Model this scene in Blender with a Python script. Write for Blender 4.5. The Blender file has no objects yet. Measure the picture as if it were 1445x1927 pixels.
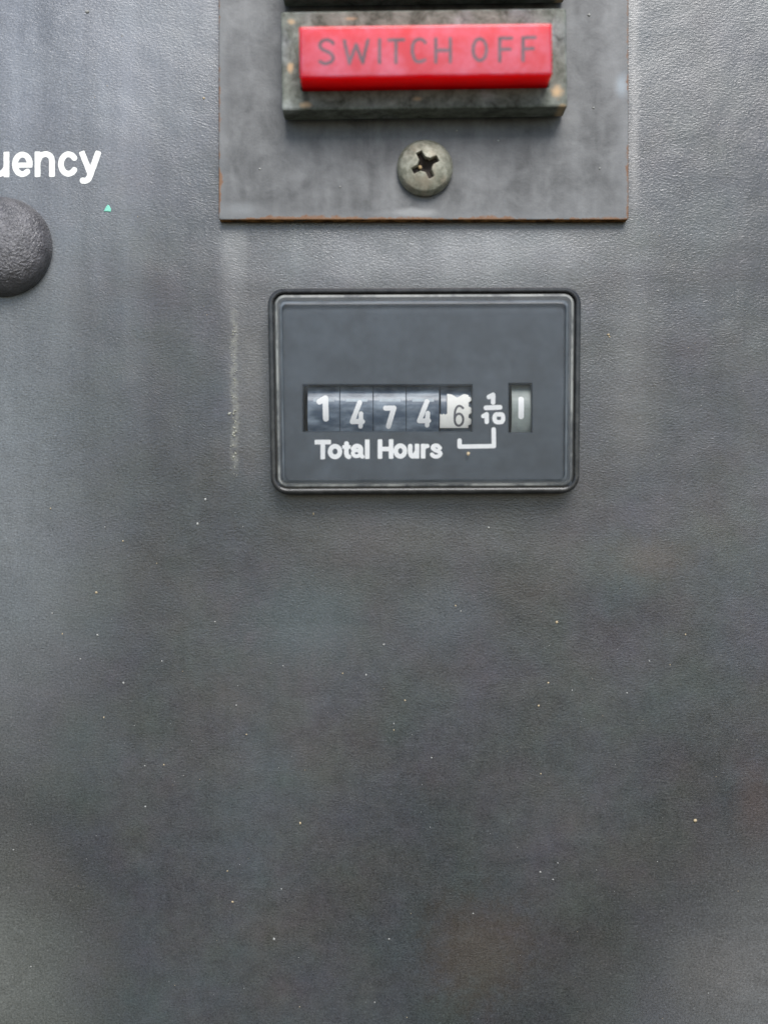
import bpy, math, random
import numpy as np
from mathutils import Vector, noise as mnoise

# ------------------------------------------------------------------ camera, light, exposure
D = 160.0                 # camera distance from the panel front, mm
PX = 15.0                 # photograph pixels per mm on the panel front
MM = 0.001
CX, CY = 722.5, 963.5

scene = bpy.context.scene
cam_data = bpy.data.cameras.new('camera')
cam_data.sensor_fit = 'VERTICAL'
cam_data.sensor_height = 24.0
cam_data.lens = 24.0 * D / (1927.0 / PX)
cam_data.clip_start = 0.005
cam_data.clip_end = 50.0
cam_data.dof.use_dof = True
cam_data.dof.focus_distance = (D + 1.5) * MM
cam_data.dof.aperture_fstop = 4.8
cam = bpy.data.objects.new('camera', cam_data)
scene.collection.objects.link(cam)
cam.location = (0, -D * MM, 0)
cam.rotation_euler = (math.radians(90), 0, 0)
scene.camera = cam

SUN_EL, SUN_AZ = math.radians(43), math.radians(8)      # azimuth to the right of the panel's normal
sun_dir = Vector((math.cos(SUN_EL) * math.sin(SUN_AZ), -math.cos(SUN_EL) * math.cos(SUN_AZ), math.sin(SUN_EL)))
world = bpy.data.worlds.new('World')
scene.world = world
world.use_nodes = True
wn = world.node_tree
sky = wn.nodes.new('ShaderNodeTexSky')
sky.sky_type = 'NISHITA'
sky.sun_disc = False
sky.sun_elevation = SUN_EL
sky.sun_rotation = math.pi - SUN_AZ
sky.air_density = 1.0
sky.dust_density = 1.0
sky.ozone_density = 2.0
bg = wn.nodes['Background']
bg.inputs['Strength'].default_value = 0.065
# the sky ends at the horizon; below it lies dim ground
tcw = wn.nodes.new('ShaderNodeTexCoord'); spw = wn.nodes.new('ShaderNodeSeparateXYZ')
wn.links.new(tcw.outputs['Generated'], spw.inputs[0])
hor = wn.nodes.new('ShaderNodeMapRange'); hor.interpolation_type = 'SMOOTHSTEP'
hor.inputs['From Min'].default_value = -0.06; hor.inputs['From Max'].default_value = 0.04
wn.links.new(spw.outputs[2], hor.inputs['Value'])
mixw = wn.nodes.new('ShaderNodeMix'); mixw.data_type = 'RGBA'
wn.links.new(hor.outputs[0], mixw.inputs[0])
mixw.inputs[6].default_value = (0.75, 0.78, 0.70, 1)
wn.links.new(sky.outputs['Color'], mixw.inputs[7])
wn.links.new(mixw.outputs[2], bg.inputs['Color'])

sun_data = bpy.data.lights.new('sun', 'SUN')
sun_data.energy = 1.5
sun_data.angle = math.radians(32)
sun_data.color = (1.0, 0.985, 0.965)
sun = bpy.data.objects.new('sun', sun_data)
scene.collection.objects.link(sun)
sun.location = sun_dir * 0.5
sun.rotation_euler = sun_dir.to_track_quat('Z', 'Y').to_euler()

scene.view_settings.view_transform = 'Standard'
scene.view_settings.look = 'None'
scene.view_settings.gamma = 1.0
scene.view_settings.use_curve_mapping = False
scene.view_settings.exposure = 1.36

# ------------------------------------------------------------------ helpers
def U(px, h=0.0): return (px - CX) / PX * (D - h) / D       # photo column -> mm to the right, at height h off the panel
def V(py, h=0.0): return (CY - py) / PX * (D - h) / D       # photo row -> mm upwards
def W(u, v, h): return Vector((u * MM, -h * MM, v * MM))     # panel coordinates in mm -> world metres

def link(o):
    scene.collection.objects.link(o)
    return o

def tag(o, label=None, cat=None, group=None, kind=None):
    if label: o['label'] = label
    if cat: o['category'] = cat
    if group: o['group'] = group
    if kind: o['kind'] = kind
    return o

def thing(name, u, v, h, label, cat, group=None):
    o = bpy.data.objects.new(name, None)
    o.empty_display_size = 0.004
    o.location = W(u, v, h)
    link(o)
    return tag(o, label, cat, group)

def origin_of(o):
    p = Vector((0, 0, 0))
    while o is not None:
        p = p + o.location
        o = o.parent
    return p

def build(name, verts, faces, mats, parent=None, origin=None, smooth=False, midx=None):
    """verts in panel mm (u, v, h); links ONE mesh object"""
    base = origin_of(parent) if parent else Vector((0, 0, 0))
    loc = W(*origin) - base if origin else Vector((0, 0, 0))
    off = base + loc
    me = bpy.data.meshes.new(name)
    me.from_pydata([W(*p) - off for p in verts], [], faces)
    if not isinstance(mats, (list, tuple)): mats = [mats]
    for m in mats: me.materials.append(m)
    if midx: me.polygons.foreach_set('material_index', midx)
    me.polygons.foreach_set('use_smooth', [smooth] * len(me.polygons))
    me.update()
    o = bpy.data.objects.new(name, me)
    o.location = loc
    if parent: o.parent = parent
    return link(o)

def rr(cx, cy, w, h, r, n=6, rot=0.0, taper=0.0):
    """rounded rectangle ring (anticlockwise seen from the front)"""
    pts = []
    r = max(r, 0.001)
    for (sx, sy, a0) in ((1, 1, 0), (-1, 1, 90), (-1, -1, 180), (1, -1, 270)):
        for k in range(n + 1):
            a = math.radians(a0 + 90.0 * k / n)
            x = sx * (w / 2 - r) + r * math.cos(a)
            y = sy * (h / 2 - r) + r * math.sin(a)
            pts.append((x * (1 + taper * y), y))
    c, s = math.cos(rot), math.sin(rot)
    return [(cx + x * c - y * s, cy + x * s + y * c) for x, y in pts]

def loft(rings, cap_end=True, cap_start=False):
    """rings: list of (ring points, height)"""
    v, f = [], []
    n = len(rings[0][0])
    for pts, h in rings:
        for p in pts: v.append((p[0], p[1], h if not callable(h) else h(*p)))
    for i in range(len(rings) - 1):
        for k in range(n):
            a, b = i * n + k, i * n + (k + 1) % n
            f.append((a, b, b + n, a + n))
    if cap_end: f.append(tuple(range((len(rings) - 1) * n, len(rings) * n)))
    if cap_start: f.append(tuple(reversed(range(n))))
    return v, f

# ---- strokes -> flat lettering
def arc(cx, cy, rx, ry, a0, a1, n=20):
    return [(cx + rx * math.cos(math.radians(a0 + (a1 - a0) * k / n)),
             cy + ry * math.sin(math.radians(a0 + (a1 - a0) * k / n))) for k in range(n + 1)]

def crv(pts, n=7):
    p = [pts[0]] + list(pts) + [pts[-1]]
    out = []
    for i in range(1, len(p) - 2):
        p0, p1, p2, p3 = [np.array(q, float) for q in p[i - 1:i + 3]]
        for k in range(n):
            t = k / n
            out.append(tuple(0.5 * ((2 * p1) + (-p0 + p2) * t + (2 * p0 - 5 * p1 + 4 * p2 - p3) * t * t + (-p0 + 3 * p1 - 3 * p2 + p3) * t ** 3)))
    out.append(tuple(pts[-1]))
    return out

def stroke_mesh(strokes, res=0.6, wob=0.25, seed=0, sq=False):
    """strokes: (polyline in photo px, width). Returns 2D verts (px) and faces of their union."""
    xs = [p[0] for s, t in strokes for p in s]; ys = [p[1] for s, t in strokes for p in s]
    tm = max(t for s, t in strokes)
    x0, x1, y0, y1 = min(xs) - tm, max(xs) + tm, min(ys) - tm, max(ys) + tm
    nx, ny = int((x1 - x0) / res) + 2, int((y1 - y0) / res) + 2
    gx, gy = np.meshgrid(x0 + np.arange(nx) * res, y0 + np.arange(ny) * res, indexing='ij')
    f = np.full(gx.shape, 1e9)
    for s, t in strokes:
        d = np.full(gx.shape, 1e9)
        if len(s) == 2 and sq:
            (ax, ay), (bx, by) = s
            L = math.hypot(bx - ax, by - ay); cx, cy = (ax + bx) / 2, (ay + by) / 2
            ux, uy = (bx - ax) / L, (by - ay) / L
            rc = 1.8
            qa = np.abs((gx - cx) * ux + (gy - cy) * uy) - (L / 2 + t / 2 - rc)
            qb = np.abs(-(gx - cx) * uy + (gy - cy) * ux) - (t / 2 - rc)
            f = np.minimum(f, np.hypot(np.maximum(qa, 0), np.maximum(qb, 0)) + np.minimum(np.maximum(qa, qb), 0) - rc)
            continue
        for (ax, ay), (bx, by) in zip(s[:-1], s[1:]):
            dx, dy = bx - ax, by - ay
            L = dx * dx + dy * dy
            tt = np.clip(((gx - ax) * dx + (gy - ay) * dy) / max(L, 1e-9), 0, 1)
            d = np.minimum(d, np.hypot(gx - ax - tt * dx, gy - ay - tt * dy))
        f = np.minimum(f, d - t / 2)
    rs = np.random.RandomState(seed)
    w = sum(np.sin(gx * rs.uniform(.15, .7) + gy * rs.uniform(-.7, .7) + rs.uniform(0, 6)) for _ in range(5)) / 5
    f = f + wob * w
    verts, faces, idx = [], [], {}
    def vid(x, y):
        k = (round(x, 4), round(y, 4))
        if k not in idx:
            idx[k] = len(verts); verts.append((x, y))
        return idx[k]
    ins = f < 0
    for j in range(ny - 1):
        i = 0
        while i < nx - 1:
            c = (ins[i, j], ins[i + 1, j], ins[i + 1, j + 1], ins[i, j + 1])
            if all(c):
                k = i
                while k < nx - 1 and ins[k + 1, j] and ins[k + 1, j + 1]: k += 1
                faces.append((vid(gx[i, j], gy[i, j]), vid(gx[k, j], gy[k, j]), vid(gx[k, j + 1], gy[k, j + 1]), vid(gx[i, j + 1], gy[i, j + 1])))
                i = k
                continue
            if any(c):
                q = [(i, j), (i + 1, j), (i + 1, j + 1), (i, j + 1)]
                poly = []
                for m in range(4):
                    a, b = q[m], q[(m + 1) % 4]
                    fa, fb = f[a], f[b]
                    if fa < 0: poly.append(vid(gx[a], gy[a]))
                    if (fa < 0) != (fb < 0):
                        t = fa / (fa - fb)
                        poly.append(vid(gx[a] + t * (gx[b] - gx[a]), gy[a] + t * (gy[b] - gy[a])))
                poly = list(dict.fromkeys(poly))
                if len(poly) >= 3: faces.append(tuple(poly))
            i += 1
    return verts, [tuple(reversed(q)) for q in faces]

def lettering(name, strokes, hfun, mat, parent, href, res=0.6, wob=0.25, seed=0, sq=False, lift=0.0):
    """strokes in photo px; drawn on the surface hfun(u, v) (mm), located through the height href"""
    vv, ff = stroke_mesh(strokes, res, wob, seed, sq)
    pts = []
    for x, y in vv:
        u, v = U(x, href + lift), V(y, href + lift)
        pts.append((u, v, hfun(u, v)))
    return build(name, pts, ff, mat, parent)

# ------------------------------------------------------------------ node materials
class M:
    def __init__(s, name):
        s.mat = bpy.data.materials.new(name)
        s.mat.use_nodes = True
        s.nt = s.mat.node_tree
        s.b = s.nt.nodes['Principled BSDF']
        s.out = s.nt.nodes['Material Output']
        tc = s.n('ShaderNodeTexCoord')
        s.vec = s.vm('SCALE', tc.outputs['Object'], scale=1000.0)      # mm
        sep = s.n('ShaderNodeSeparateXYZ'); s.l(s.vec, sep.inputs[0])
        s.x, s.y, s.z = sep.outputs[0], sep.outputs[1], sep.outputs[2]
    def n(s, t): return s.nt.nodes.new(t)
    def l(s, a, b): s.nt.links.new(a, b)
    def put(s, sock, val):
        if isinstance(val, bpy.types.NodeSocket): s.l(val, sock)
        else: sock.default_value = val
    def vm(s, op, a, b=None, scale=None):
        k = s.n('ShaderNodeVectorMath'); k.operation = op
        s.put(k.inputs[0], a)
        if b is not None: s.put(k.inputs[1], b)
        if scale is not None: s.put(k.inputs['Scale'], scale)
        return k.outputs['Vector']
    def m(s, op, a, b=0.0, c=None, clamp=False):
        k = s.n('ShaderNodeMath'); k.operation = op; k.use_clamp = clamp
        s.put(k.inputs[0], a); s.put(k.inputs[1], b)
        if c is not None: s.put(k.inputs[2], c)
        return k.outputs[0]
    def noise(s, scale, detail=4, rough=0.55, stretch=None, dist=0.0, off=(0, 0, 0), color=False, vec=None):
        v = vec or s.vec
        if stretch: v = s.vm('MULTIPLY', v, stretch)
        v = s.vm('ADD', v, off)
        k = s.n('ShaderNodeTexNoise')
        s.l(v, k.inputs['Vector'])
        k.inputs['Scale'].default_value = scale
        k.inputs['Detail'].default_value = detail
        k.inputs['Roughness'].default_value = rough
        k.inputs['Distortion'].default_value = dist
        return k.outputs['Color'] if color else k.outputs['Fac']
    def mr(s, v, a, b, c=0.0, d=1.0, smooth=True):
        k = s.n('ShaderNodeMapRange')
        k.interpolation_type = 'SMOOTHSTEP' if smooth else 'LINEAR'
        s.put(k.inputs['Value'], v)
        for nm, q in (('From Min', a), ('From Max', b), ('To Min', c), ('To Max', d)): s.put(k.inputs[nm], q)
        return k.outputs[0]
    def mix(s, f, a, b, mode='MIX'):
        k = s.n('ShaderNodeMix'); k.data_type = 'RGBA'; k.blend_type = mode
        s.put(k.inputs[0], f)
        for i, q in ((6, a), (7, b)):
            if isinstance(q, (tuple, list)) and len(q) == 3: q = (*q, 1)
            s.put(k.inputs[i], q)
        return k.outputs[2]
    def bump(s, h, strength=0.3, dist=0.1, normal=None):
        k = s.n('ShaderNodeBump')
        s.put(k.inputs['Strength'], strength)
        k.inputs['Distance'].default_value = dist * MM
        s.l(h, k.inputs['Height'])
        if normal is not None: s.l(normal, k.inputs['Normal'])
        return k.outputs[0]
    def blob(s, px, py, rx, ry, ox=0.0, oz=0.0, warp=None, wk=0.0):
        """soft round mask round a photo point; px sizes; ox, oz = the object's origin in mm"""
        dx = s.m('DIVIDE', s.m('SUBTRACT', s.x, U(px) - ox), rx / PX)
        dz = s.m('DIVIDE', s.m('SUBTRACT', s.z, V(py) - oz), ry / PX)
        d = s.m('SQRT', s.m('ADD', s.m('MULTIPLY', dx, dx), s.m('MULTIPLY', dz, dz)))
        if warp is not None: d = s.m('ADD', d, s.m('MULTIPLY', s.m('SUBTRACT', warp, 0.5), wk))
        return s.mr(d, 1.0, 0.1)
    def set(s, **kw):
        names = {'color': 'Base Color', 'rough': 'Roughness', 'metal': 'Metallic', 'spec': 'Specular IOR Level', 'normal': 'Normal',
                 'sss': 'Subsurface Weight', 'trans': 'Transmission Weight', 'coat': 'Coat Weight', 'coat_rough': 'Coat Roughness', 'ior': 'IOR'}
        for k, v in kw.items():
            if k == 'color' and isinstance(v, (tuple, list)) and len(v) == 3: v = (*v, 1)
            s.put(s.b.inputs[names[k]], v)
        return s.mat

def mat_panel():
    s = M('grained_black_panel')
    big = s.noise(0.03, 3, 0.5, off=(3, 0, 9))
    big2 = s.noise(0.055, 4, 0.55, off=(40, 0, 17))
    streak = s.noise(0.22, 5, 0.6, stretch=(1, 1, 0.10), off=(7, 0, 3))
    mott = s.noise(0.55, 9, 0.78, dist=0.2, off=(1, 0, 5))
    fine = s.noise(3.2, 3, 0.7)
    top = s.mr(s.z, -15, 40)                                  # rain-washed upper part shows streaks
    st = s.m('MULTIPLY', s.m('SUBTRACT', streak, 0.5), s.m('MULTIPLY_ADD', top, 1.3, 0.15))
    mo = s.m('MULTIPLY', s.m('SUBTRACT', mott, 0.5), s.m('MULTIPLY_ADD', top, -0.3, 1.25))
    val = s.m('ADD', s.m('ADD', st, mo), s.m('MULTIPLY', s.m('SUBTRACT', big, 0.5), 1.3))
    val = s.m('ADD', val, s.m('MULTIPLY', s.m('SUBTRACT', fine, 0.5), 1.3))
    val = s.m('ADD', val, s.m('MULTIPLY', s.mr(s.noise(2.2, 2, 0.5, off=(50, 0, 3)), 0.60, 0.74), 0.5))
    val = s.m('ADD', val, s.m('MULTIPLY', s.m('SUBTRACT', s.noise(5.0, 2, 0.6, off=(9, 0, 31)), 0.5), 1.5))
    val = s.m('ADD', val, 0.45, clamp=True)
    col = s.mix(val, (0.0178, 0.0183, 0.0188), (0.067, 0.0688, 0.0705))
    tint = s.mr(big2, 0.35, 0.65)
    col = s.mix(1.0, col, s.mix(tint, (0.92, 0.99, 1.03), (1.05, 1.0, 0.95)), 'MULTIPLY')
    hue = s.noise(0.11, 3, 0.6, off=(80, 0, 4), color=True)
    col = s.mix(1.0, col, s.mix(0.22, (1, 1, 1), s.vm('SCALE', hue, scale=2.0)), 'MULTIPLY')
    # stains with a shape of their own, and pale patches painting reflected light
    def stain_or_glow(col, px, py, rx, ry, c, k, wk=1.2):
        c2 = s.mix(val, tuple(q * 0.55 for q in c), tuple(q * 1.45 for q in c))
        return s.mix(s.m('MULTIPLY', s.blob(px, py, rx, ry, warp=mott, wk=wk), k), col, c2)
    col = stain_or_glow(col, 900, 1790, 150, 150, (0.060, 0.045, 0.032), 0.6, 2.0)
    col = stain_or_glow(col, 1380, 1830, 150, 110, (0.09, 0.066, 0.042), 0.5)
    col = stain_or_glow(col, 1420, 1520, 60, 120, (0.085, 0.055, 0.045), 0.45)
    col = stain_or_glow(col, -40, 1850, 330, 420, (0.13, 0.134, 0.118), 0.8, 0.6)  # reflected light painted pale into the lower left corner
    col = stain_or_glow(col, -60, 850, 420, 900, (0.16, 0.172, 0.175), 0.7, 0.5)  # broad left band lightened to paint in the brighter reflection
    col = stain_or_glow(col, 1470, 1850, 420, 380, (0.13, 0.13, 0.127), 0.8, 0.6)  # lower right corner, reflection painted as a paler colour
    col = stain_or_glow(col, 60, 60, 620, 560, (0.19, 0.20, 0.22), 0.75, 0.6)  # sky sheen of the upper left painted into the colour
    col = stain_or_glow(col, 560, 1160, 170, 130, (0.055, 0.075, 0.078), 0.6)
    col = stain_or_glow(col, 850, 1150, 130, 90, (0.07, 0.082, 0.088), 0.6)
    col = stain_or_glow(col, 800, 1010, 420, 70, (0.080, 0.075, 0.068), 0.4)
    col = stain_or_glow(col, 1220, 1050, 120, 60, (0.10, 0.078, 0.062), 0.45)
    col = stain_or_glow(col, 1180, 700, 90, 260, (0.12, 0.112, 0.10), 0.4)
    col = stain_or_glow(col, 470, 720, 60, 260, (0.12, 0.11, 0.096), 0.45)
    col = stain_or_glow(col, 780, 475, 560, 95, (0.20, 0.205, 0.205), 0.65, 1.0)  # bright halo under the plate, painted as pale colour
    # pale dust caught along the plate's edge and washed down under it
    wob = s.m('MULTIPLY', s.m('SUBTRACT', s.noise(0.6, 3, stretch=(1, 1, 0.3)), 0.5), 1.4)
    xr = s.m('ADD', s.m('ABSOLUTE', s.m('SUBTRACT', s.x, U(1192))), wob)
    edge = s.m('MULTIPLY', s.mr(xr, 1.0, 0.0), s.mr(s.z, V(430), V(330)))
    col = s.mix(s.m('MULTIPLY', edge, 0.55), col, (0.24, 0.23, 0.215))
    xl = s.m('ADD', s.m('ABSOLUTE', s.m('SUBTRACT', s.x, U(440))), wob)
    wash = s.m('MULTIPLY', s.mr(xl, 2.4, 0.6), s.m('MULTIPLY', s.mr(s.z, V(640), V(440)), s.mr(s.z, V(405), V(418))))
    col = s.mix(s.m('MULTIPLY', wash, 0.5), col, (0.20, 0.20, 0.19))
    # dried drip
    wx = s.m('MULTIPLY', s.m('SUBTRACT', s.noise(0.12, 2, stretch=(0, 1, 1)), 0.5), 1.6)
    dx = s.m('ABSOLUTE', s.m('ADD', s.m('SUBTRACT', s.x, U(441)), wx))
    br = s.noise(1.1, 3, 0.6, stretch=(1.2, 1, 1.0))
    drip = s.m('MULTIPLY', s.mr(dx, 0.75, 0.1), s.m('MULTIPLY', s.mr(s.z, V(905), V(850)), s.mr(s.z, V(540), V(610))))
    drip = s.m('MULTIPLY', drip, s.mr(br, 0.36, 0.60))
    col = s.mix(s.m('MULTIPLY', drip, 0.45), col, (0.25, 0.245, 0.20))
    # moulded grain
    warp = s.noise(0.12, 2, color=True)
    wv = s.vm('ADD', s.vec, s.vm('SCALE', s.vm('SUBTRACT', warp, (0.5, 0.5, 0.5)), scale=3.0))
    gv = wv
    g1 = s.noise(4.0, 3, 0.6, stretch=(0.6, 1, 1.2), vec=gv)
    g2 = s.noise(5.5, 2, 0.5, stretch=(0.6, 1, 1.2), vec=gv)
    h = s.m('ADD', g1, s.m('MULTIPLY', g2, 0.4))
    nrm = s.bump(h, s.m('MULTIPLY_ADD', top, 0.04, 0.40), 0.085)
    nrm = s.bump(s.noise(0.08, 2), 0.5, 0.5, nrm)
    ro = s.m('ADD', s.m('MULTIPLY', mott, 0.18), 0.22)
    ro = s.m('ADD', ro, s.m('MULTIPLY', s.m('SUBTRACT', big, 0.5), 0.2))
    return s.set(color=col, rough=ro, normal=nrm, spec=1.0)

def mat_plate():
    s = M('painted_plate')
    mott = s.noise(0.35, 6, 0.6, dist=0.4)
    streak = s.noise(0.3, 4, 0.6, stretch=(1, 1, 0.18), off=(4, 0, 2))
    val = s.m('ADD', s.m('MULTIPLY', s.m('SUBTRACT', mott, 0.5), 1.8), s.m('MULTIPLY', s.m('SUBTRACT', streak, 0.5), 1.2))
    val = s.m('ADD', val, 0.42, clamp=True)
    col = s.mix(val, (0.058, 0.058, 0.057), (0.20, 0.201, 0.198))
    ox, oz = U(797), V(200)
    b = s.blob(1166, 168, 20, 34, ox, oz, mott, 0.6)
    col = s.mix(s.m('MULTIPLY', b, 0.8), col, (0.30, 0.34, 0.37))
    b = s.blob(780, 405, 75, 12, ox, oz, mott, 1.6)
    col = s.mix(s.m('MULTIPLY', b, 0.7), col, (0.34, 0.34, 0.33))
    b = s.blob(455, 400, 60, 20, ox, oz, mott, 1.8)
    col = s.mix(s.m('MULTIPLY', b, 0.5), col, (0.26, 0.27, 0.27))
    # worn, rusting rim
    dl = s.m('SUBTRACT', s.x, U(412, 1.5) - ox); dr = s.m('SUBTRACT', U(1182, 1.5) - ox, s.x); db = s.m('SUBTRACT', s.z, V(413, 1.5) - oz)
    dmin = s.m('MINIMUM', s.m('MINIMUM', dl, dr), db)
    rn = s.noise(0.9, 5, 0.7, off=(11, 0, 5)); rl = s.noise(0.11, 3, 0.6, off=(3, 0, 44))
    rust = s.mr(s.m('ADD', dmin, s.m('ADD', s.m('MULTIPLY', s.m('SUBTRACT', rn, 0.5), 1.3), s.m('MULTIPLY', s.m('SUBTRACT', rl, 0.46), -2.2))), 0.26, -0.02)
    grey = s.mr(s.m('ADD', dmin, s.m('MULTIPLY', s.m('SUBTRACT', mott, 0.5), 3.0)), 1.5, 0.0)
    col = s.mix(s.m('MULTIPLY', grey, 0.35), col, (0.20, 0.205, 0.205))
    col = s.mix(rust, col, s.mix(rn, (0.10, 0.035, 0.012), (0.28, 0.15, 0.07)))
    nrm = s.bump(s.noise(0.5, 5, 0.6), 0.35, 0.12)
    nrm = s.bump(s.noise(4.0, 3, 0.6), 0.12, 0.05, nrm)
    return s.set(color=col, rough=s.m('MULTIPLY_ADD', mott, 0.2, 0.36), normal=nrm)

def mat_rust():
    s = M('rusty_edge')
    n1 = s.noise(0.7, 5, 0.7); n2 = s.noise(0.25, 3, 0.6, off=(9, 0, 0))
    col = s.mix(s.mr(n1, 0.35, 0.65), (0.045, 0.02, 0.008), (0.36, 0.18, 0.06))
    col = s.mix(s.mr(n2, 0.55, 0.68), col, (0.08, 0.07, 0.05))
    return s.set(color=col, rough=0.8, spec=0.1, normal=s.bump(n1, 0.6, 0.15))

def mat_bezel():
    s = M('weathered_bezel')
    mott = s.noise(0.45, 6, 0.7, dist=0.5); sm = s.noise(1.6, 5, 0.7, off=(4, 0, 8)); bl = s.noise(0.13, 3, 0.5, off=(2, 0, 1))
    v = s.m('ADD', s.m('MULTIPLY', s.m('SUBTRACT', mott, 0.5), 2.0), s.m('MULTIPLY', s.m('SUBTRACT', sm, 0.5), 0.6))
    v = s.m('ADD', v, 0.40, clamp=True)
    col = s.mix(v, (0.048, 0.052, 0.038), (0.32, 0.34, 0.295))
    col = s.mix(s.mr(bl, 0.5, 0.7), col, s.mix(v, (0.10, 0.103, 0.10), (0.46, 0.48, 0.475)))
    ox, oz = U(798, 5.9), V(111, 5.9)
    def at(px, py): return px * (D - 5.9) / D + CX * 5.9 / D, py * (D - 5.9) / D + CY * 5.9 / D
    for px, py, rx, ry, k in ((549, 41, 11, 8, .6), (547, 127, 9, 14, .8), (576, 198, 15, 9, .8), (1048, 172, 15, 17, .8), (785, 186, 12, 6, .5), (1058, 200, 12, 7, .6), (660, 35, 16, 5, .4)):
        bx, by = at(px, py)
        col = s.mix(s.m('MULTIPLY', s.blob(bx, by, rx, ry, ox, oz, sm, 1.2), k), col, (0.62, 0.43, 0.24))
    return s.set(color=col, rough=s.m('MULTIPLY_ADD', sm, 0.3, 0.5), spec=0.12, normal=s.bump(s.m('ADD', mott, s.m('MULTIPLY', sm, 0.6)), 0.4, 0.2))

def mat_lens():
    s = M('red_translucent_plastic')
    cl = s.noise(0.24, 4, 0.6, dist=0.4); sm = s.noise(0.8, 5, 0.65, off=(4, 0, 2))
    geo = s.n('ShaderNodeNewGeometry')
    sep = s.n('ShaderNodeSeparateXYZ'); s.l(geo.outputs['Normal'], sep.inputs[0])
    front = s.mr(s.m('MULTIPLY', sep.outputs[1], -1.0), 0.5, 0.95)          # bleached outer face; brighter red sides paint the glow of light passing through
    dust = s.m('ADD', s.m('MULTIPLY', s.m('SUBTRACT', cl, 0.5), 2.4), s.m('MULTIPLY', s.m('SUBTRACT', sm, 0.5), 1.0))
    dust = s.m('MULTIPLY', s.m('ADD', dust, 0.33, clamp=True), front)
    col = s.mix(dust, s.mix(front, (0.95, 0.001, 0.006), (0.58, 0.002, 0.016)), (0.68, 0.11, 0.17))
    s.b.subsurface_method = 'RANDOM_WALK'
    s.b.inputs['Subsurface Radius'].default_value = (1.0, 0.06, 0.06)
    s.b.inputs['Subsurface Scale'].default_value = 14.0 * MM
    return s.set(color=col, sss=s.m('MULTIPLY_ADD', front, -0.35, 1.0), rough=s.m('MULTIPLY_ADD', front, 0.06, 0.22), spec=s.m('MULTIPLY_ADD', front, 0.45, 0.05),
                 normal=s.bump(sm, 0.15, 0.1))

def mat_simple(name, c, rough=0.5, metal=0.0, var=0.15, scale=0.6, bump=0.15, bd=0.05, spec=0.5):
    s = M(name)
    n = s.noise(scale, 5, 0.65)
    a = tuple(max(0, q * (1 - var)) for q in c); b = tuple(q * (1 + var) for q in c)
    return s.set(color=s.mix(s.mr(n, 0.3, 0.7), a, b), rough=rough, metal=metal, spec=spec, normal=s.bump(s.noise(scale * 3, 4), bump, bd))

def mat_screw():
    s = M('dull_zinc_screw')
    n = s.noise(1.3, 5, 0.65); g = s.noise(5.0, 3, 0.6)
    bl = s.noise(0.45, 3, 0.5, off=(3, 0, 3))
    col = s.mix(s.mr(n, 0.3, 0.7), (0.18, 0.177, 0.128), (0.38, 0.37, 0.29))
    col = s.mix(s.m('MULTIPLY', s.mr(bl, 0.5, 0.7), 0.6), col, (0.36, 0.30, 0.22))
    return s.set(color=col, metal=0.25, rough=0.5, normal=s.bump(s.m('ADD', n, g), 0.35, 0.08))

def mat_plug():
    s = M('grained_black_plug')
    g = s.noise(3.3, 3, 0.5, dist=0.0); m2 = s.noise(0.5, 4)
    col = s.mix(s.mr(m2, 0.35, 0.7), (0.06, 0.056, 0.058), (0.13, 0.122, 0.126))
    return s.set(color=col, rough=0.33, spec=1.0, normal=s.bump(g, 1.0, 0.30))

def mat_housing():
    s = M('meter_housing_plastic')
    n = s.noise(0.5, 5, 0.65)
    col = s.mix(s.mr(n, 0.35, 0.8), (0.020, 0.0205, 0.021), (0.060, 0.060, 0.058))
    return s.set(color=col, rough=0.24, normal=s.bump(s.noise(1.5, 4), 0.06, 0.08))

def mat_cover():
    """clear plastic window gone hazy with dust"""
    s = M('hazy_clear_plastic')
    n1 = s.noise(0.16, 4, 0.6, dist=0.3); n2 = s.noise(0.9, 5, 0.65, off=(5, 0, 1))
    haze = s.m('ADD', s.m('MULTIPLY', s.m('SUBTRACT', n1, 0.5), 0.40), s.m('MULTIPLY', s.m('SUBTRACT', n2, 0.5), 0.22))
    # dust gathers on the rim and the small step; less over the counter
    hx = s.m('SUBTRACT', 17.9, s.m('ABSOLUTE', s.x)); hz = s.m('SUBTRACT', 11.2, s.m('ABSOLUTE', s.z))
    rim = s.mr(s.m('ADD', s.m('MINIMUM', hx, hz), s.m('MULTIPLY', s.m('SUBTRACT', n2, 0.5), 1.0)), 0.5, 0.0)
    haze = s.m('ADD', haze, 0.0)
    haze = s.m('ADD', haze, s.m('MULTIPLY', rim, 0.18), clamp=True)
    s.set(color=s.mix(rim, (0.20, 0.24, 0.28), (0.30, 0.30, 0.28)), rough=0.36, normal=s.bump(n2, 0.12, 0.1))
    tr = s.n('ShaderNodeBsdfTransparent')
    mx = s.n('ShaderNodeMixShader')
    s.l(haze, mx.inputs[0]); s.l(tr.outputs[0], mx.inputs[1]); s.l(s.b.outputs[0], mx.inputs[2])
    gl = s.n('ShaderNodeBsdfGlossy'); gl.inputs['Roughness'].default_value = 0.28
    fr = s.n('ShaderNodeFresnel'); fr.inputs['IOR'].default_value = 1.42
    mx2 = s.n('ShaderNodeMixShader')
    s.l(fr.outputs[0], mx2.inputs[0]); s.l(mx.outputs[0], mx2.inputs[1]); s.l(gl.outputs[0], mx2.inputs[2])
    s.l(mx2.outputs[0], s.out.inputs['Surface'])
    return s.mat

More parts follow.
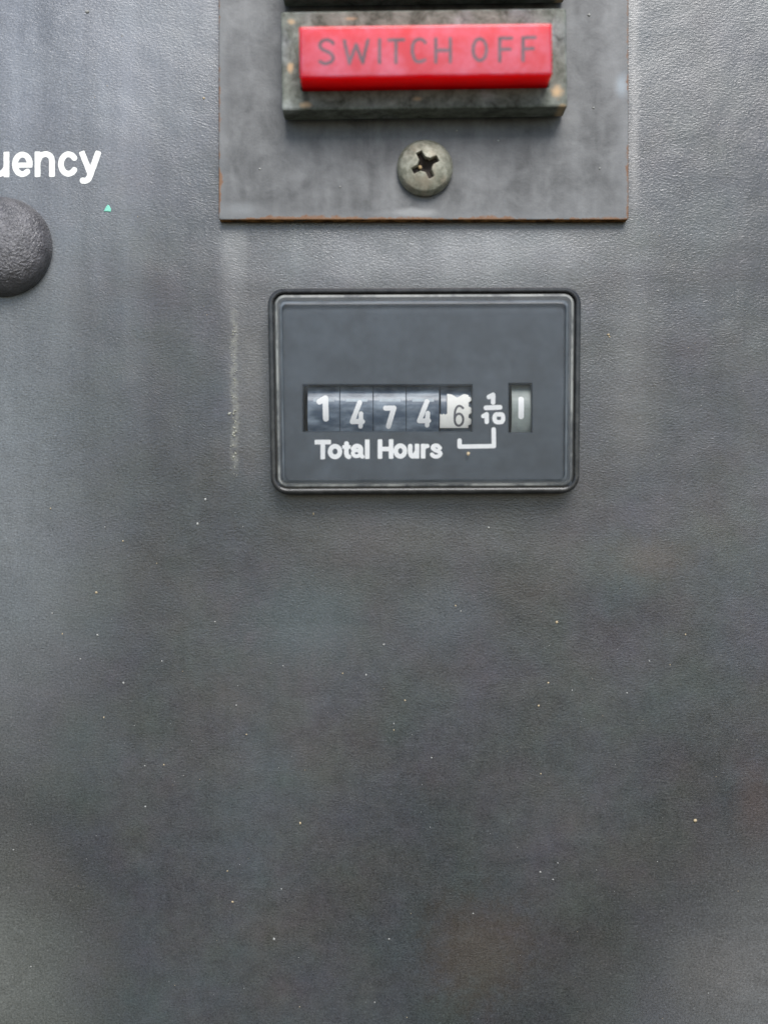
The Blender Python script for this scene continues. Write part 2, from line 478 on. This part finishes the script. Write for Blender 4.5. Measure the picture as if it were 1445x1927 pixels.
def mat_wheel():
    s = M('dark_number_wheel')
    n = s.noise(0.6, 3, 0.5, stretch=(0.6, 1, 1.3)); n2 = s.noise(0.35, 3, 0.6, stretch=(0.5, 1, 1.6), off=(6, 0, 2))
    k = s.mr(s.m('ADD', n, s.m('MULTIPLY', s.m('SUBTRACT', n2, 0.5), 0.8)), 0.28, 0.92)  # pale smears paint hazy glare into the wheel colour
    return s.set(color=s.mix(k, (0.06, 0.088, 0.13), (0.34, 0.41, 0.48)), rough=0.26, normal=s.bump(n, 0.2, 0.08))

def mat_dusty_highlight():
    """rubbed, dusty edge of the clear cover, with its highlight painted pale"""
    s = M('dusty_highlight_edge')
    n = s.noise(0.16, 3, 0.6); n2 = s.noise(1.4, 4, 0.6)
    k = s.mr(s.m('ADD', n, s.m('MULTIPLY', s.m('SUBTRACT', n2, 0.5), 0.4)), 0.36, 0.62)  # pale share stands for dust and the painted edge highlight
    return s.set(color=s.mix(k, (0.07, 0.075, 0.076), (0.26, 0.265, 0.245)), rough=0.4, normal=s.bump(n2, 0.3, 0.1))

MAT = dict(panel=mat_panel(), plate=mat_plate(), rust=mat_rust(), bezel=mat_bezel(), lens=mat_lens(), screw=mat_screw(),
           plug=mat_plug(), housing=mat_housing(), cover=mat_cover(),
           dusty_highlight=mat_dusty_highlight(), step=mat_simple('cover_step_edge', (0.12, 0.135, 0.145), 0.35, 0, 0.25, 0.3, 0.05),
           recess=mat_simple('dirty_recess', (0.03, 0.022, 0.016), 0.8, 0, 0.5, 1.5),
           grit=mat_simple('grit', (0.42, 0.31, 0.17), 0.8, 0, 0.2, 3.0),
           face=mat_simple('meter_face', (0.052, 0.067, 0.083), 0.5, 0, 0.2, 0.4),
           well=mat_simple('counter_well', (0.012, 0.013, 0.015), 0.6, 0),
           wheel=mat_wheel(),
           wheel_white=mat_simple('white_number_wheel', (0.94, 0.93, 0.87), 0.4, 0, 0.05, 0.8),
           wheel_grey=mat_simple('grey_number_wheel', (0.30, 0.34, 0.32), 0.4, 0, 0.12, 0.8),
           digit=mat_simple('white_digit', (0.95, 0.95, 0.94), 0.4, 0, 0.02, 1.0),
           glare_bar=mat_simple('pale_glare_bar', (0.46, 0.53, 0.58), 0.4, 0, 0.2, 0.6),
           ink=mat_simple('white_ink', (0.88, 0.87, 0.80), 0.5, 0, 0.03, 1.0),
           ink_dark=mat_simple('dark_ink', (0.12, 0.12, 0.13), 0.5, 0, 0.1, 1.0),
           engrave=mat_simple('grey_engraving', (0.12, 0.07, 0.085), 0.55, 0, 0.3, 0.6),
           dust=mat_simple('dust_grain', (0.33, 0.325, 0.30), 0.6, 0, 0.15, 0.4),
           tan=mat_simple('tan_grain', (0.46, 0.36, 0.22), 0.7, 0, 0.15, 0.4),
           green=mat_simple('green_paint', (0.22, 0.62, 0.47), 0.5, 0, 0.1, 2.0),
           residue=mat_simple('dried_residue', (0.29, 0.285, 0.235), 0.7, 0, 0.2, 1.0))

# ------------------------------------------------------------------ the panel (setting)
def grid_sheet(xs, ys, holes, h):
    v = [(x, y, h) for y in ys for x in xs]
    f = []
    nx = len(xs)
    for j in range(len(ys) - 1):
        for i in range(nx - 1):
            mx, my = (xs[i] + xs[i + 1]) / 2, (ys[j] + ys[j + 1]) / 2
            if any(a < mx < b and c < my < d for a, b, c, d in holes): continue
            a = j * nx + i
            f.append((a, a + 1, a + 1 + nx, a + nx))
    return v, f

hx0, hx1, hy0, hy1 = U(530), U(1066), V(905), V(570)
v, f = grid_sheet([-130, hx0, hx1, 130], [-150, hy0, hy1, 150], [(hx0, hx1, hy0, hy1)], 0.0)
nv = len(v)
ring = [(-130, -150), (130, -150), (130, 150), (-130, 150)]
v += [(a, b, 0.0) for a, b in ring] + [(a, b, -2.0) for a, b in ring]
for k in range(4):
    a, b = nv + k, nv + (k + 1) % 4
    f.append((b, a, a + 4, b + 4))
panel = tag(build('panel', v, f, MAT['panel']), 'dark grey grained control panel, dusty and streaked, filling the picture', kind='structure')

def sl(strokes, x0, k): return [([(x, y - (x - x0) * k) for x, y in s], t) for s, t in strokes]
T = 10.9
uency = [([(-13, 291), (-13, 308)], T), ([(98.5, 306), (98.5, 328)], T), ([(184.5, 291), (173.5, 322)], T),
         (crv([(-13, 291), (-13, 312), (-9, 325), (2, 327), (12, 318)]), T), ([(13, 291), (13, 328)], T),
         ([(31, 311), (57, 311)], 9.5), (arc(43, 309.5, 14, 18.3, 0, -312, 30), T),
         ([(71.5, 291), (71.5, 328)], T), (crv([(72, 304), (77, 294), (87, 290.5), (96, 295), (98.5, 305), (98.5, 328)]), T),
         (arc(129.5, 309.5, 14, 18.3, -38, -322, 26), T),
         ([(156, 291), (169.5, 325)], T), (crv([(184.5, 291), (172, 326), (167.5, 337), (162, 341), (156.5, 341)]), 11.5)]
lt = lettering('lettering', sl(uency, 20, 0.008), lambda u, v: 0.012, MAT['ink'], panel, 0.0, wob=0.3, seed=3, sq=True)
tag(lt, 'white printed letters uency')

# ------------------------------------------------------------------ plate
ph = 1.5
pl, pr, pt, pb = U(412, ph), U(1182, ph), V(-420, ph), V(413.5, ph)
plate_c = (U(797), V(200), 0.0)
def prect(i, r=0.25): return rr((pl + pr) / 2, (pt + pb) / 2, pr - pl - 2 * i, pt - pb - 2 * i, r, 3)
v, f = loft([(prect(0), 0.02), (prect(0), ph - 0.12), (prect(0.03), ph - 0.04), (prect(0.12), ph)])
n = len(prect(0))
plate = build('mounting_plate', v, f, [MAT['plate'], MAT['rust']], None, plate_c, midx=[1] * (2 * n) + [0] * (n + 1))
tag(plate, 'flat dark metal plate with rusty lower edge, carrying the red lamp and screw', 'plate')

# ------------------------------------------------------------------ indicator lamps on the plate
BH, LH = 5.9, 10.1
ROT = math.radians(0.75)
def lamp(dy, label, with_text, bl_extra=0):
    """dy: shift upwards in photo pixels at the bezel's front"""
    cu, cv = U(798, BH), V(111 - dy, BH)
    t = thing('indicator_lamp', cu, cv, ph, label, 'lamp', 'indicator lamps on the plate')
    bw, bh = (1066.5 - 529.5) / PX * (D - BH) / D, (205.5 - 19.5) / PX * (D - BH) / D
    # lens rectangle
    lu, lv = U(801, LH), V(95 - dy * (D - BH) / (D - LH), LH)
    lw, lh = 475 / PX * (D - LH) / D, 98 / PX * (D - LH) / D
    R = lambda i, r=0.25: rr(cu, cv, bw - 2 * i, bh - 2 * i, r, 4, ROT)
    L = lambda i, r=0.2: rr(lu, lv, lw - 2 * i, lh - 2 * i, r, 4, ROT)
    v, f = loft([(R(0.25), ph + 0.02), (R(0.25), ph + 0.45), (R(0.0), ph + 0.6), (R(0), BH - 0.35), (R(0.07), BH - 0.10), (R(0.28), BH),
                 (L(-0.22), BH), (L(-0.12), BH - 0.12), (L(-0.10), BH - 2.0)], cap_end=True)
    build('bezel', v, f, MAT['bezel'], t)
    v, f = loft([(L(0.02), BH - 1.9), (L(0.02), BH), (L(0.0), LH - 0.30), (L(0.06), LH - 0.12), (L(0.16), LH - 0.03), (L(0.30), LH)], cap_end=True, cap_start=True)
    lens = build('lens', v, f, MAT['lens'], t)
    if with_text:
        E = 6.2
        tx = [(crv([(627, 82), (621, 76.5), (610, 76), (602.5, 82), (604, 91), (613, 96), (622, 100.5), (627, 109), (622, 117), (612, 119.5), (602, 116)]), E),
              ([(648, 77), (657.5, 119), (670, 84), (682.5, 118), (692, 76)], E), ([(714, 75), (714, 118)], E),
              ([(732, 75.5), (759, 75)], E), ([(745, 75), (745, 118)], E),
              (crv([(800, 80), (793.5, 74.5), (784, 75), (777, 83), (776, 100), (780.5, 112), (788, 116.5), (799, 113)]), E),
              ([(820, 73.5), (820, 117)], E), ([(847, 73), (847, 116)], E), ([(820, 95), (847, 94.5)], E),
              (arc(902.5, 93.5, 12.5, 20.5, 0, 360, 30), E),
              ([(962, 72), (940, 72), (940, 115)], E), ([(940, 93), (959, 92.5)], E),
              ([(1006, 70.5), (984, 71), (984, 114)], E), ([(984, 92), (1003, 91.5)], E)]
        le = lettering('lettering', tx, lambda u, v: LH + 0.012, MAT['engrave'], lens, LH, wob=0.7, seed=5)
        tag(le, 'grey engraved words SWITCH OFF')
    return t
lamp(0, 'red SWITCH OFF lamp in weathered grey frame above the cross-head screw', True)
lamp(219, 'lamp frame cut off by the top edge, above the red SWITCH OFF lamp', False)

# ------------------------------------------------------------------ screw
def make_screw():
    R, H = 3.45, 2.35
    cu, cv = U(799.5, 2.5), V(314.5, 2.5)
    ang = math.radians(27)
    ca, sa = math.cos(ang), math.sin(ang)
    nr, na = 70, 144
    v, f, mi = [], [], []
    def height(x, y):
        r = math.hypot(x, y)
        q = min(r / R, 1.0)
        z = H - 1.05 * (q ** 2.3) - 0.55 * max(0.0, (q - 0.86) / 0.14) ** 2
        a, b = x * ca + y * sa, -x * sa + y * ca
        d = 1e9
        for p, o in ((abs(a), abs(b)), (abs(b), abs(a))):
            wloc = 0.40 - 0.07 * min(p / 1.7, 1)
            d = min(d, max(o - wloc, p - 1.72))
        # rounded inner corners where the wings meet
        c = 0.42 * math.sqrt(2) + 0.38
        d = min(d, (abs(a) + abs(b)) / math.sqrt(2) - c * 0.88)
        d += 0.02 * mnoise.noise(Vector((x * 1.7, y * 1.7, 3.0)))
        k = min(1.0, max(0.0, (0.09 - d) / 0.20)); k = k * k * (3 - 2 * k)
        depth = 1.75 - 0.62 * r
        return z - k * max(depth, 0.35), k
    v.append((cu, cv, ph + height(0, 0)[0]))
    ks = [1.0]
    for i in range(1, nr + 1):
        r = R * i / nr
        for j in range(na):
            t = 2 * math.pi * j / na
            x, y = r * math.cos(t), r * math.sin(t)
            h, k = height(x, y)
            v.append((cu + x, cv + y, ph + h)); ks.append(k)
    idx = lambda i, j: 1 + (i - 1) * na + j % na
    for j in range(na): f.append((0, idx(1, j), idx(1, j + 1)))
    for i in range(1, nr):
        for j in range(na): f.append((idx(i, j), idx(i + 1, j), idx(i + 1, j + 1), idx(i, j + 1)))
    n0 = len(v)
    for j in range(na):
        t = 2 * math.pi * j / na
        v.append((cu + R * 0.99 * math.cos(t), cv + R * 0.99 * math.sin(t), ph + 0.02))
    for j in range(na): f.append((idx(nr, j), n0 + j, n0 + (j + 1) % na, idx(nr, j + 1)))
    mi = [1 if sum(ks[q] if q < len(ks) else 0 for q in fc) / len(fc) > 0.72 else 0 for fc in f]
    t = thing('screw', cu, cv, ph, 'dull zinc cross-head screw below the red SWITCH OFF lamp', 'screw')
    build('head', v, f, [MAT['screw'], MAT['recess']], t, smooth=True, midx=mi)
    # grain of grit lodged in the slot
    pts, fc = blob(cu - 0.62, cv - 0.12, ph + 1.35, 0.24, 0.30, 0.22, 4)
    g = build('grit', pts, fc, MAT['grit'], t, smooth=True)
    tag(g, 'tan grain of grit lodged in the cross slot')

def blob(u, v, h, ru, rv, rh, seed, nu=8, nv=5, half=False):
    pts, f = [], []
    rs = random.Random(seed)
    o = Vector((rs.uniform(0, 50), rs.uniform(0, 50), rs.uniform(0, 50)))
    for i in range(nv + 1):
        ph_ = math.pi * i / nv
        for j in range(nu):
            th = 2 * math.pi * j / nu
            d = Vector((math.sin(ph_) * math.cos(th), math.sin(ph_) * math.sin(th), math.cos(ph_)))
            k = 1 + 0.35 * mnoise.noise(d * 1.6 + o)
            pts.append((u + d.x * ru * k, v + d.y * rv * k, h + d.z * rh * k))
    for i in range(nv):
        for j in range(nu):
            a, b = i * nu + j, i * nu + (j + 1) % nu
            f.append((a, a + nu, b + nu, b))
    return pts, f
make_screw()

# ------------------------------------------------------------------ round plug at the left edge
def make_plug():
    R, H = 6.2, 4.3
    cu, cv = U(1.5, 1.2), V(462, 1.2)
    prof = [(R, 0.02), (R, 0.55), (R * 0.985, 0.85)]
    for k in range(1, 13):
        a = math.radians(90 * k / 12)
        prof.append((R * 0.985 * math.cos(a) ** 0.9 if k < 12 else 0.12, 0.85 + (H - 0.85) * math.sin(a)))
    na = 72
    rings = [([(cu + r * math.cos(2 * math.pi * j / na), cv + r * math.sin(2 * math.pi * j / na)) for j in range(na)], h) for r, h in prof]
    v, f = loft(rings)
    o = build('hole_plug', v, f, MAT['plug'], None, (cu, cv, 0), smooth=True)
    tag(o, 'black grained domed plug under the white letters, cut by the left edge', 'plug')
make_plug()

# ------------------------------------------------------------------ hour meter
def make_meter():
    PR = 1.4                                    # the body stands this much prouder than the heights below
    U = lambda px, h=0.0: (px - CX) / PX * (D - h - PR) / D
    V = lambda py, h=0.0: (CY - py) / PX * (D - h - PR) / D
    top = 2.2
    x0, x1, y0, y1 = U(506, top), U(1092.5, top), V(929, top), V(539.5, top)
    cu, cv = (x0 + x1) / 2, (y0 + y1) / 2
    w, h = x1 - x0, y1 - y0
    tp = 0.0007
    rot = math.radians(0.25)
    t = thing('hour_meter', cu, cv, 0.0, 'dark rectangular hour meter with white counter and Total Hours lettering', 'meter')
    R = lambda i, r=2.1: rr(cu, cv, w - 2 * i, h - 2 * i, max(r - i, 0.3), 8, rot, tp)
    v, f = loft([(R(-0.05), -1.38), (R(0.0), -0.3), (R(0.0), 1.55), (R(0.05), 1.85), (R(0.16), 2.06), (R(0.33), 2.16), (R(0.50), 2.16),
                 (R(0.62), 2.10), (R(0.68), 1.95), (R(0.70), 1.35), (R(0.95), 1.35), (R(1.0), 1.0), (R(1.0), -9.5)], cap_end=False)
    build('housing', v, f, MAT['housing'], t, smooth=False)
    # face with two openings
    fh = 1.5
    w1 = (U(568.5, fh), U(889.5, fh), V(813.5, fh), V(722.5, fh))
    w2 = (U(955.5, fh), U(1002, fh), V(815, fh), V(720, fh))
    fx0, fx1, fy0, fy1 = cu - w / 2 + 1.05, cu + w / 2 - 1.05, cv - h / 2 + 1.05, cv + h / 2 - 1.05
    xs = [fx0, w1[0], w1[1], w2[0], w2[1], fx1]
    ys = [fy0, w2[2], w1[2], w1[3], w2[3], fy1]
    v, f = grid_sheet(xs, ys, [w1, w2], fh)
    for hole in (w1, w2):           # bevelled lip and walls of the openings
        a, b, c, d = hole
        k = len(v)
        rings = [([(a, c), (b, c), (b, d), (a, d)], fh), ([(a + .12, c + .12), (b - .12, c + .12), (b - .12, d - .12), (a + .12, d - .12)], fh - 0.14),
                 ([(a + .12, c + .12), (b - .12, c + .12), (b - .12, d - .12), (a + .12, d - .12)], -0.9)]
        vv, ff = loft(rings, cap_end=False)
        v += vv; f += [tuple(k + q for q in fc) for fc in ff]
    face = build('face_plate', v, f, MAT['face'], t)
    # dark box behind
    bx = rr(cu, cv, w - 2.6, h - 2.6, 0.5, 2)
    v, f = loft([(bx, 1.0), (bx, -9.4)])
    build('counter_case', v, f, MAT['well'], t)

    Tk = 8.8
    words = [([(596.5, 832), (618.5, 832)], Tk), ([(607.5, 832), (607.5, 860)], Tk), (arc(630.5, 850, 9.2, 10, 0, 360, 24), Tk),
             (crv([(652, 835), (652, 852), (653.5, 858), (656.5, 860)]), Tk), ([(647.5, 841.5), (656.5, 841.5)], 7),
             (crv([(664, 845), (668, 840.5), (674, 840), (679, 844), (679.5, 856), (682, 860)]), 8), (arc(671, 853.5, 7, 5.6, 0, 360, 20), 7.2),
             ([(691, 832), (691, 860)], Tk),
             ([(715, 832), (715, 860)], Tk), ([(735.8, 832), (735.8, 860)], Tk), ([(715, 846), (735.8, 846)], 8.5),
             (arc(753.2, 850, 8.6, 10, 0, 360, 24), Tk),
             (crv([(771.8, 841), (771.8, 853), (775, 859.5), (780, 858.5), (783.5, 852)]), Tk), ([(784.5, 841), (784.5, 860)], Tk),
             ([(796, 841), (796, 860)], Tk), (crv([(796, 848), (799.5, 842), (804, 841)]), 8),
             (crv([(827.5, 845), (823, 840.5), (816, 841), (814, 845), (819, 849), (826, 852), (828.5, 856), (824, 860.5), (817, 860.5), (812.5, 857)]), 7.6)]
    w_ = lettering('lettering', sl(words, 600, 0.008), lambda u, v: fh + 0.012, MAT['digit'], face, fh, sq=True, res=0.45, wob=0.08, seed=8, lift=PR)
    tag(w_, 'white printed words Total Hours')
    tenth = [([(919.5, 747), (927.5, 743), (927.5, 757.5)], 8.6), ([(914, 767.5), (940.5, 766.5)], 9),
             ([(909, 783), (915.5, 779.5), (915.5, 794)], 8.2),
             (crv([(938, 780), (944, 780), (946, 784), (946, 790), (943, 794), (934, 794), (930.5, 790), (930.5, 784), (933, 780), (938, 780)]), 8.2)]
    o = lettering('fraction', tenth, lambda u, v: fh + 0.012, MAT['digit'], face, fh, res=0.5, wob=0.1, seed=9, lift=PR)
    tag(o, 'white printed fraction 1/10')
    o = lettering('bracket_line', [([(864.5, 829), (864.5, 840.5), (929, 839.5), (928.5, 808)], 8.2)], lambda u, v: fh + 0.012, MAT['digit'], face, fh, res=0.5, wob=0.1, seed=10, lift=PR)
    tag(o, 'white printed bracket from the last wheel to the fraction')

    # number wheels on one axle
    Rw, ax = 4.7, -3.95
    vc = V(768, 0.3)
    def hw(R): return lambda u, v: ax + math.sqrt(max(R * R - (v - vc) ** 2, 0.01))
    def wheel(name, pa, pb_, mat, R=Rw, na=64, notch=None):
        a, b = U(pa, 0.3), U(pb_, 0.3)
        v, f = [], []
        prof = [(a, R - 1.0), (a, R - 0.05), (a + 0.04, R), (b - 0.04, R), (b, R - 0.05), (b, R - 1.0)]
        for (x, r) in prof:
            for j in range(na):
                q = 2 * math.pi * j / na
                v.append((x, vc + r * math.sin(q), ax + r * math.cos(q)))
        m = len(prof)
        for i in range(m - 1):
            for j in range(na):
                p, q = i * na + j, i * na + (j + 1) % na
                f.append((p, p + na, q + na, q))
        f.append(tuple(range(na))); f.append(tuple(reversed(range((m - 1) * na, m * na))))
        return build(name, v, f, mat, t)
    digits = {0: [([(601.5, 756.5), (612.5, 750), (613.5, 788)], 11)],
              1: [([(677, 758), (663, 793.5), (682, 793.5)], 9.2), ([(679.5, 779), (678.5, 802)], 8.6)],
              2: [([(725.5, 768.5), (741, 768.5), (738, 778), (731, 802)], 9.6)],
              3: [([(803, 756), (789, 792), (806, 792)], 9.2), ([(804.5, 778), (803.5, 800)], 8.6)]}
    wx = [(579, 639.2), (640, 701.7), (702.5, 763.7), (764.5, 826)]
    for k, (a, b) in enumerate(wx):
        wl = wheel('number_wheel', a, b, MAT['wheel'])
        tag(wl, 'dark number wheel showing the white digit ' + '1474'[k])
        lettering('digit', digits[k], lambda u, v, g=hw(Rw): g(u, v) + 0.015, MAT['digit'], wl, 0.3, res=0.5, wob=0.2, seed=20 + k, lift=PR)
        # thin pale bar painting a line of glare on the wheel
        yb = 753.5
        g = hw(Rw)
        m0, m1, n0, n1 = U(a + 11, .3), U(b - 10, .3), V(yb + 3, .3), V(yb - 3, .3)
        rect = lambda i: [(m0 + i, n0 + i), (m1 - i, n0 + i), (m1 - i, n1 - i), (m0 + i, n1 - i)]
        v, f = loft([(rect(0), lambda u, v: g(u, v) - 0.05), (rect(0), lambda u, v: g(u, v) + 0.005), (rect(0.05), lambda u, v: g(u, v) + 0.010)])
        build('glare_bar', v, f, MAT['glare_bar'], wl)
    # white units wheel with cam-shaped edges
    g = hw(Rw)
    v, f = [], []
    def column_patch(xa, xb, top, bottom, n_=24, m_=14):
        base = len(v)
        for i in range(n_ + 1):
            x = xa + (xb - xa) * i / n_
            yt, yb_ = top(x), bottom(x)
            for q in range(m_ + 1):
                py = yt + (yb_ - yt) * q / m_
                vv_ = V(py, .3)
                v.append((U(x, .3), vv_, g(0, vv_) + 0.02))
        for i in range(n_):
            for q in range(m_):
                p = base + i * (m_ + 1) + q
                f.append((p, p + 1, p + m_ + 2, p + m_ + 1))
        # rim going down into the well
        w_ = m_ + 1
        loop = [base + i * w_ for i in range(n_ + 1)] + [base + n_ * w_ + q for q in range(1, w_)] + [base + i * w_ + m_ for i in range(n_ - 1, -1, -1)] + [base + q for q in range(m_ - 1, 0, -1)]
        b2 = len(v)
        for p in loop: v.append((v[p][0], v[p][1], v[p][2] - 0.6))
        for q in range(len(loop)):
            a_, b_ = q, (q + 1) % len(loop)
            f.append((loop[b_], loop[a_], b2 + a_, b2 + b_))
    column_patch(841, 881, lambda x: 741.5 + 6.5 * math.exp(-((x - 860) / 8.0) ** 2) + 2.5 * max(0, (x - 874) / 7) , lambda x: 805.0)
    column_patch(827.5, 841, lambda x: 780 + 1.2 * math.sin(x), lambda x: 805.0, 6, 8)
    for ya, yb2 in ((747, 757), (766, 780), (787, 800)):
        column_patch(881, 887, lambda x, a=ya: a + ((x - 881) / 6) ** 2 * 3, lambda x, b=yb2: b - ((x - 881) / 6) ** 2 * 3, 4, 4)
    ww = build('number_wheel', v, f, MAT['wheel_white'], t)
    tag(ww, 'white number wheel showing the dark digit 6')
    lettering('digit', [(crv([(870.5, 768.5), (865, 764.5), (859, 767), (855.5, 776), (855, 788)]), 4.2), (arc(863, 790, 8, 11, 0, 360, 26), 4.2)],
              lambda u, v: g(u, v) + 0.036, MAT['ink_dark'], ww, 0.3, res=0.4, wob=0.15, seed=30, lift=PR)
    wheel('wheel_core', 829, 888, MAT['wheel'], R=Rw - 0.45)
    wt = wheel('number_wheel', 962, 1000, MAT['wheel_grey'])
    tag(wt, 'grey wheel with a white bar in the small right window')
    lettering('digit', [([(979.5, 752), (979.5, 784)], 10.5)], lambda u, v: g(u, v) + 0.015, MAT['digit'], wt, 0.3, res=0.5, wob=0.2, seed=31, lift=PR)

    # clear cover with a raised middle
    ch = 1.95
    mx0, mx1, my0, my1 = U(533, 2.3), U(1064, 2.3), V(903, 2.3), V(570, 2.3)
    mid = lambda i, r=0.7: rr((mx0 + mx1) / 2, (my0 + my1) / 2, mx1 - mx0 - 2 * i, my1 - my0 - 2 * i, r, 8, rot, tp)
    v, f = loft([(R(0.86), 1.3), (R(0.86), ch - 0.25), (R(0.92), ch - 0.08), (R(1.04), ch - 0.02), (R(1.2), ch),
                 (mid(-0.34, 0.9), ch), (mid(-0.26), ch + 0.05), (mid(0.0), ch + 0.26), (mid(0.10), ch + 0.30)])
    nr_ = len(R(1))
    mi = [1 if (q // nr_) in (2, 3) else (2 if (q // nr_) == 6 else 0) for q in range(8 * nr_)] + [0]
    build('cover', v, f, [MAT['cover'], MAT['dusty_highlight'], MAT['step']], t, (cu, cv, 0.0), midx=mi)
    # speck on the cover
    p, fc = blob(U(880.5, ch + .4), V(854, ch + .4), ch + 0.38, 0.22, 0.24, 0.10, 77)
    tag(build('grit', p, fc, MAT['tan'], t, smooth=True), 'orange speck stuck under the bracket line')
    t.location = t.location + W(0, 0, PR)
make_meter()

# ------------------------------------------------------------------ small stuff on the panel
def paint_fleck():
    pts = [(196, 398), (200, 390), (204, 385), (207, 388), (210, 394), (209, 399), (203, 398)]
    ring0 = [(U(x), V(y)) for x, y in reversed(pts)]
    cx, cy = sum(p[0] for p in ring0) / 7, sum(p[1] for p in ring0) / 7
    ring1 = [(cx + (x - cx) * .8, cy + (y - cy) * .8) for x, y in ring0]
    v, f = loft([(ring0, 0.01), (ring0, 0.06), (ring1, 0.10)])
    o = build('paint_fleck', v, f, MAT['green'], None, (cx, cy, 0))
    tag(o, 'tiny mint green paint fleck right of the domed plug', 'paint fleck')
paint_fleck()

def scatter(name, items, label, mats):
    v, f, mi = [], [], []
    for k, (px, py, r, h, m) in enumerate(items):
        rs = random.Random(k * 7 + 1)
        p, q = blob(U(px, h), V(py, h), h + 0.25 * r / PX, r / PX * rs.uniform(.8, 1.25), r / PX * rs.uniform(.8, 1.25), r / PX * 0.55, k, 7, 4)
        o = len(v)
        v += p; f += [tuple(o + a for a in t) for t in q]; mi += [m] * len(q)
    o = build(name, v, f, mats, None, smooth=True, midx=mi)
    o['kind'] = 'stuff'; o['label'] = label
    return o

specks = [(387, 940), (372, 986), (198, 992), (232, 1018), (182, 1115), (99, 1154), (118, 1193), (184, 1195), (152, 1240), (305, 1244), (233, 1285),
          (405, 1170), (196, 1350), (445, 1327), (464, 1382), (274, 1518), (565, 1549), (26, 1599), (428, 1639), (530, 1673), (438, 1697), (516, 1767),
          (59, 1819), (590, 967), (96, 957), (705, 1886), (533, 1253), (309, 1439), (273, 1441), (919, 993), (1047, 1171), (722, 1213), (762, 1318),
          (1013, 1328), (1076, 1299), (1031, 1285), (1179, 1304), (1289, 1194), (1017, 1456), (1049, 1624), (1016, 1641), (1040, 1655), (890, 1719),
          (732, 1767), (1332, 1869), (857, 1140), (1221, 1244), (812, 1426), (741, 1362), (1237, 547), (640, 352), (165, 22), (689, 1270), (867, 1150), (741, 1374), (645, 1267)]
big = {(387, 940): 2.6, (372, 986): 2.5, (182, 1115): 2.6, (184, 1195): 2.4, (233, 1285): 2.3, (516, 1767): 2.8, (438, 1697): 2.4, (1047, 1171): 2.5,
       (1013, 1328): 2.3, (919, 993): 2.4, (1016, 1641): 2.4, (722, 1213): 2.5, (1237, 547): 2.6, (165, 22): 3.4, (590, 967): 2.2, (565, 1549): 2.2}
rnd = random.Random(12)
items = []
for p in specks:
    on_plate = 412 < p[0] < 1182 and p[1] < 413
    items.append((p[0], p[1], big.get(p, 1.6), ph if on_plate else 0.0, 1 if rnd.random() < 0.35 else 0))
items += [(1307, 1544, 3.9, 0.0, 1), (384, 185, 2.4, 0.0, 1), (1144, 630, 2.6, 0.0, 1), (1146, 634, 1.8, 0.0, 1), (1108, 28, 2.6, ph, 0), (1116, 203, 2.4, ph, 0),
          (489, 318, 1.8, ph, 0), (1128, 317, 2.0, ph, 0), (859, 246, 2.6, ph, 0), (937, 265, 1.8, ph, 0)]
for k in range(130):
    x, y = rnd.uniform(0, 1445), rnd.uniform(940, 1927)
    items.append((x, y, rnd.uniform(0.4, 0.9), 0.0, 1 if rnd.random() < 0.3 else 0))
for k in range(40):
    x, y = rnd.choice([(rnd.uniform(110, 400), rnd.uniform(0, 940)), (rnd.uniform(1200, 1440), rnd.uniform(0, 940))])
    items.append((x, y, rnd.uniform(0.5, 1.0), 0.0, 1 if rnd.random() < 0.3 else 0))
scatter('dust', items, 'pale dust grains scattered over the panel and plate', [MAT['dust'], MAT['tan']])

res = []
for py, r in ((612, 1.6), (622, 2.0), (630, 1.5), (642, 1.4), (655, 1.3), (668, 1.4), (684, 1.3), (700, 1.4), (714, 1.6), (722, 1.4), (746, 2.0), (751, 1.4),
              (772, 2.6), (778, 2.8), (786, 2.0), (794, 2.0), (804, 2.4), (815, 3.0), (820, 2.4), (838, 2.4), (852, 2.4), (858, 2.4), (866, 1.6), (880, 1.2), (895, 1.6)):
    for q in range(2):
        res.append((440 + (py - 610) * 0.008 + rnd.gauss(0, 2.2), py + rnd.gauss(0, 2.0), r * rnd.uniform(.55, 1.0), 0.0, 0))
res += [(432, 779, 2.6, 0, 0), (434, 777, 1.8, 0, 0), (436, 668, 1.2, 0, 0), (433, 655, 1.1, 0, 0)]
scatter('dried_residue', res, 'pale crusty dried drip running down left of the hour meter', [MAT['residue']])
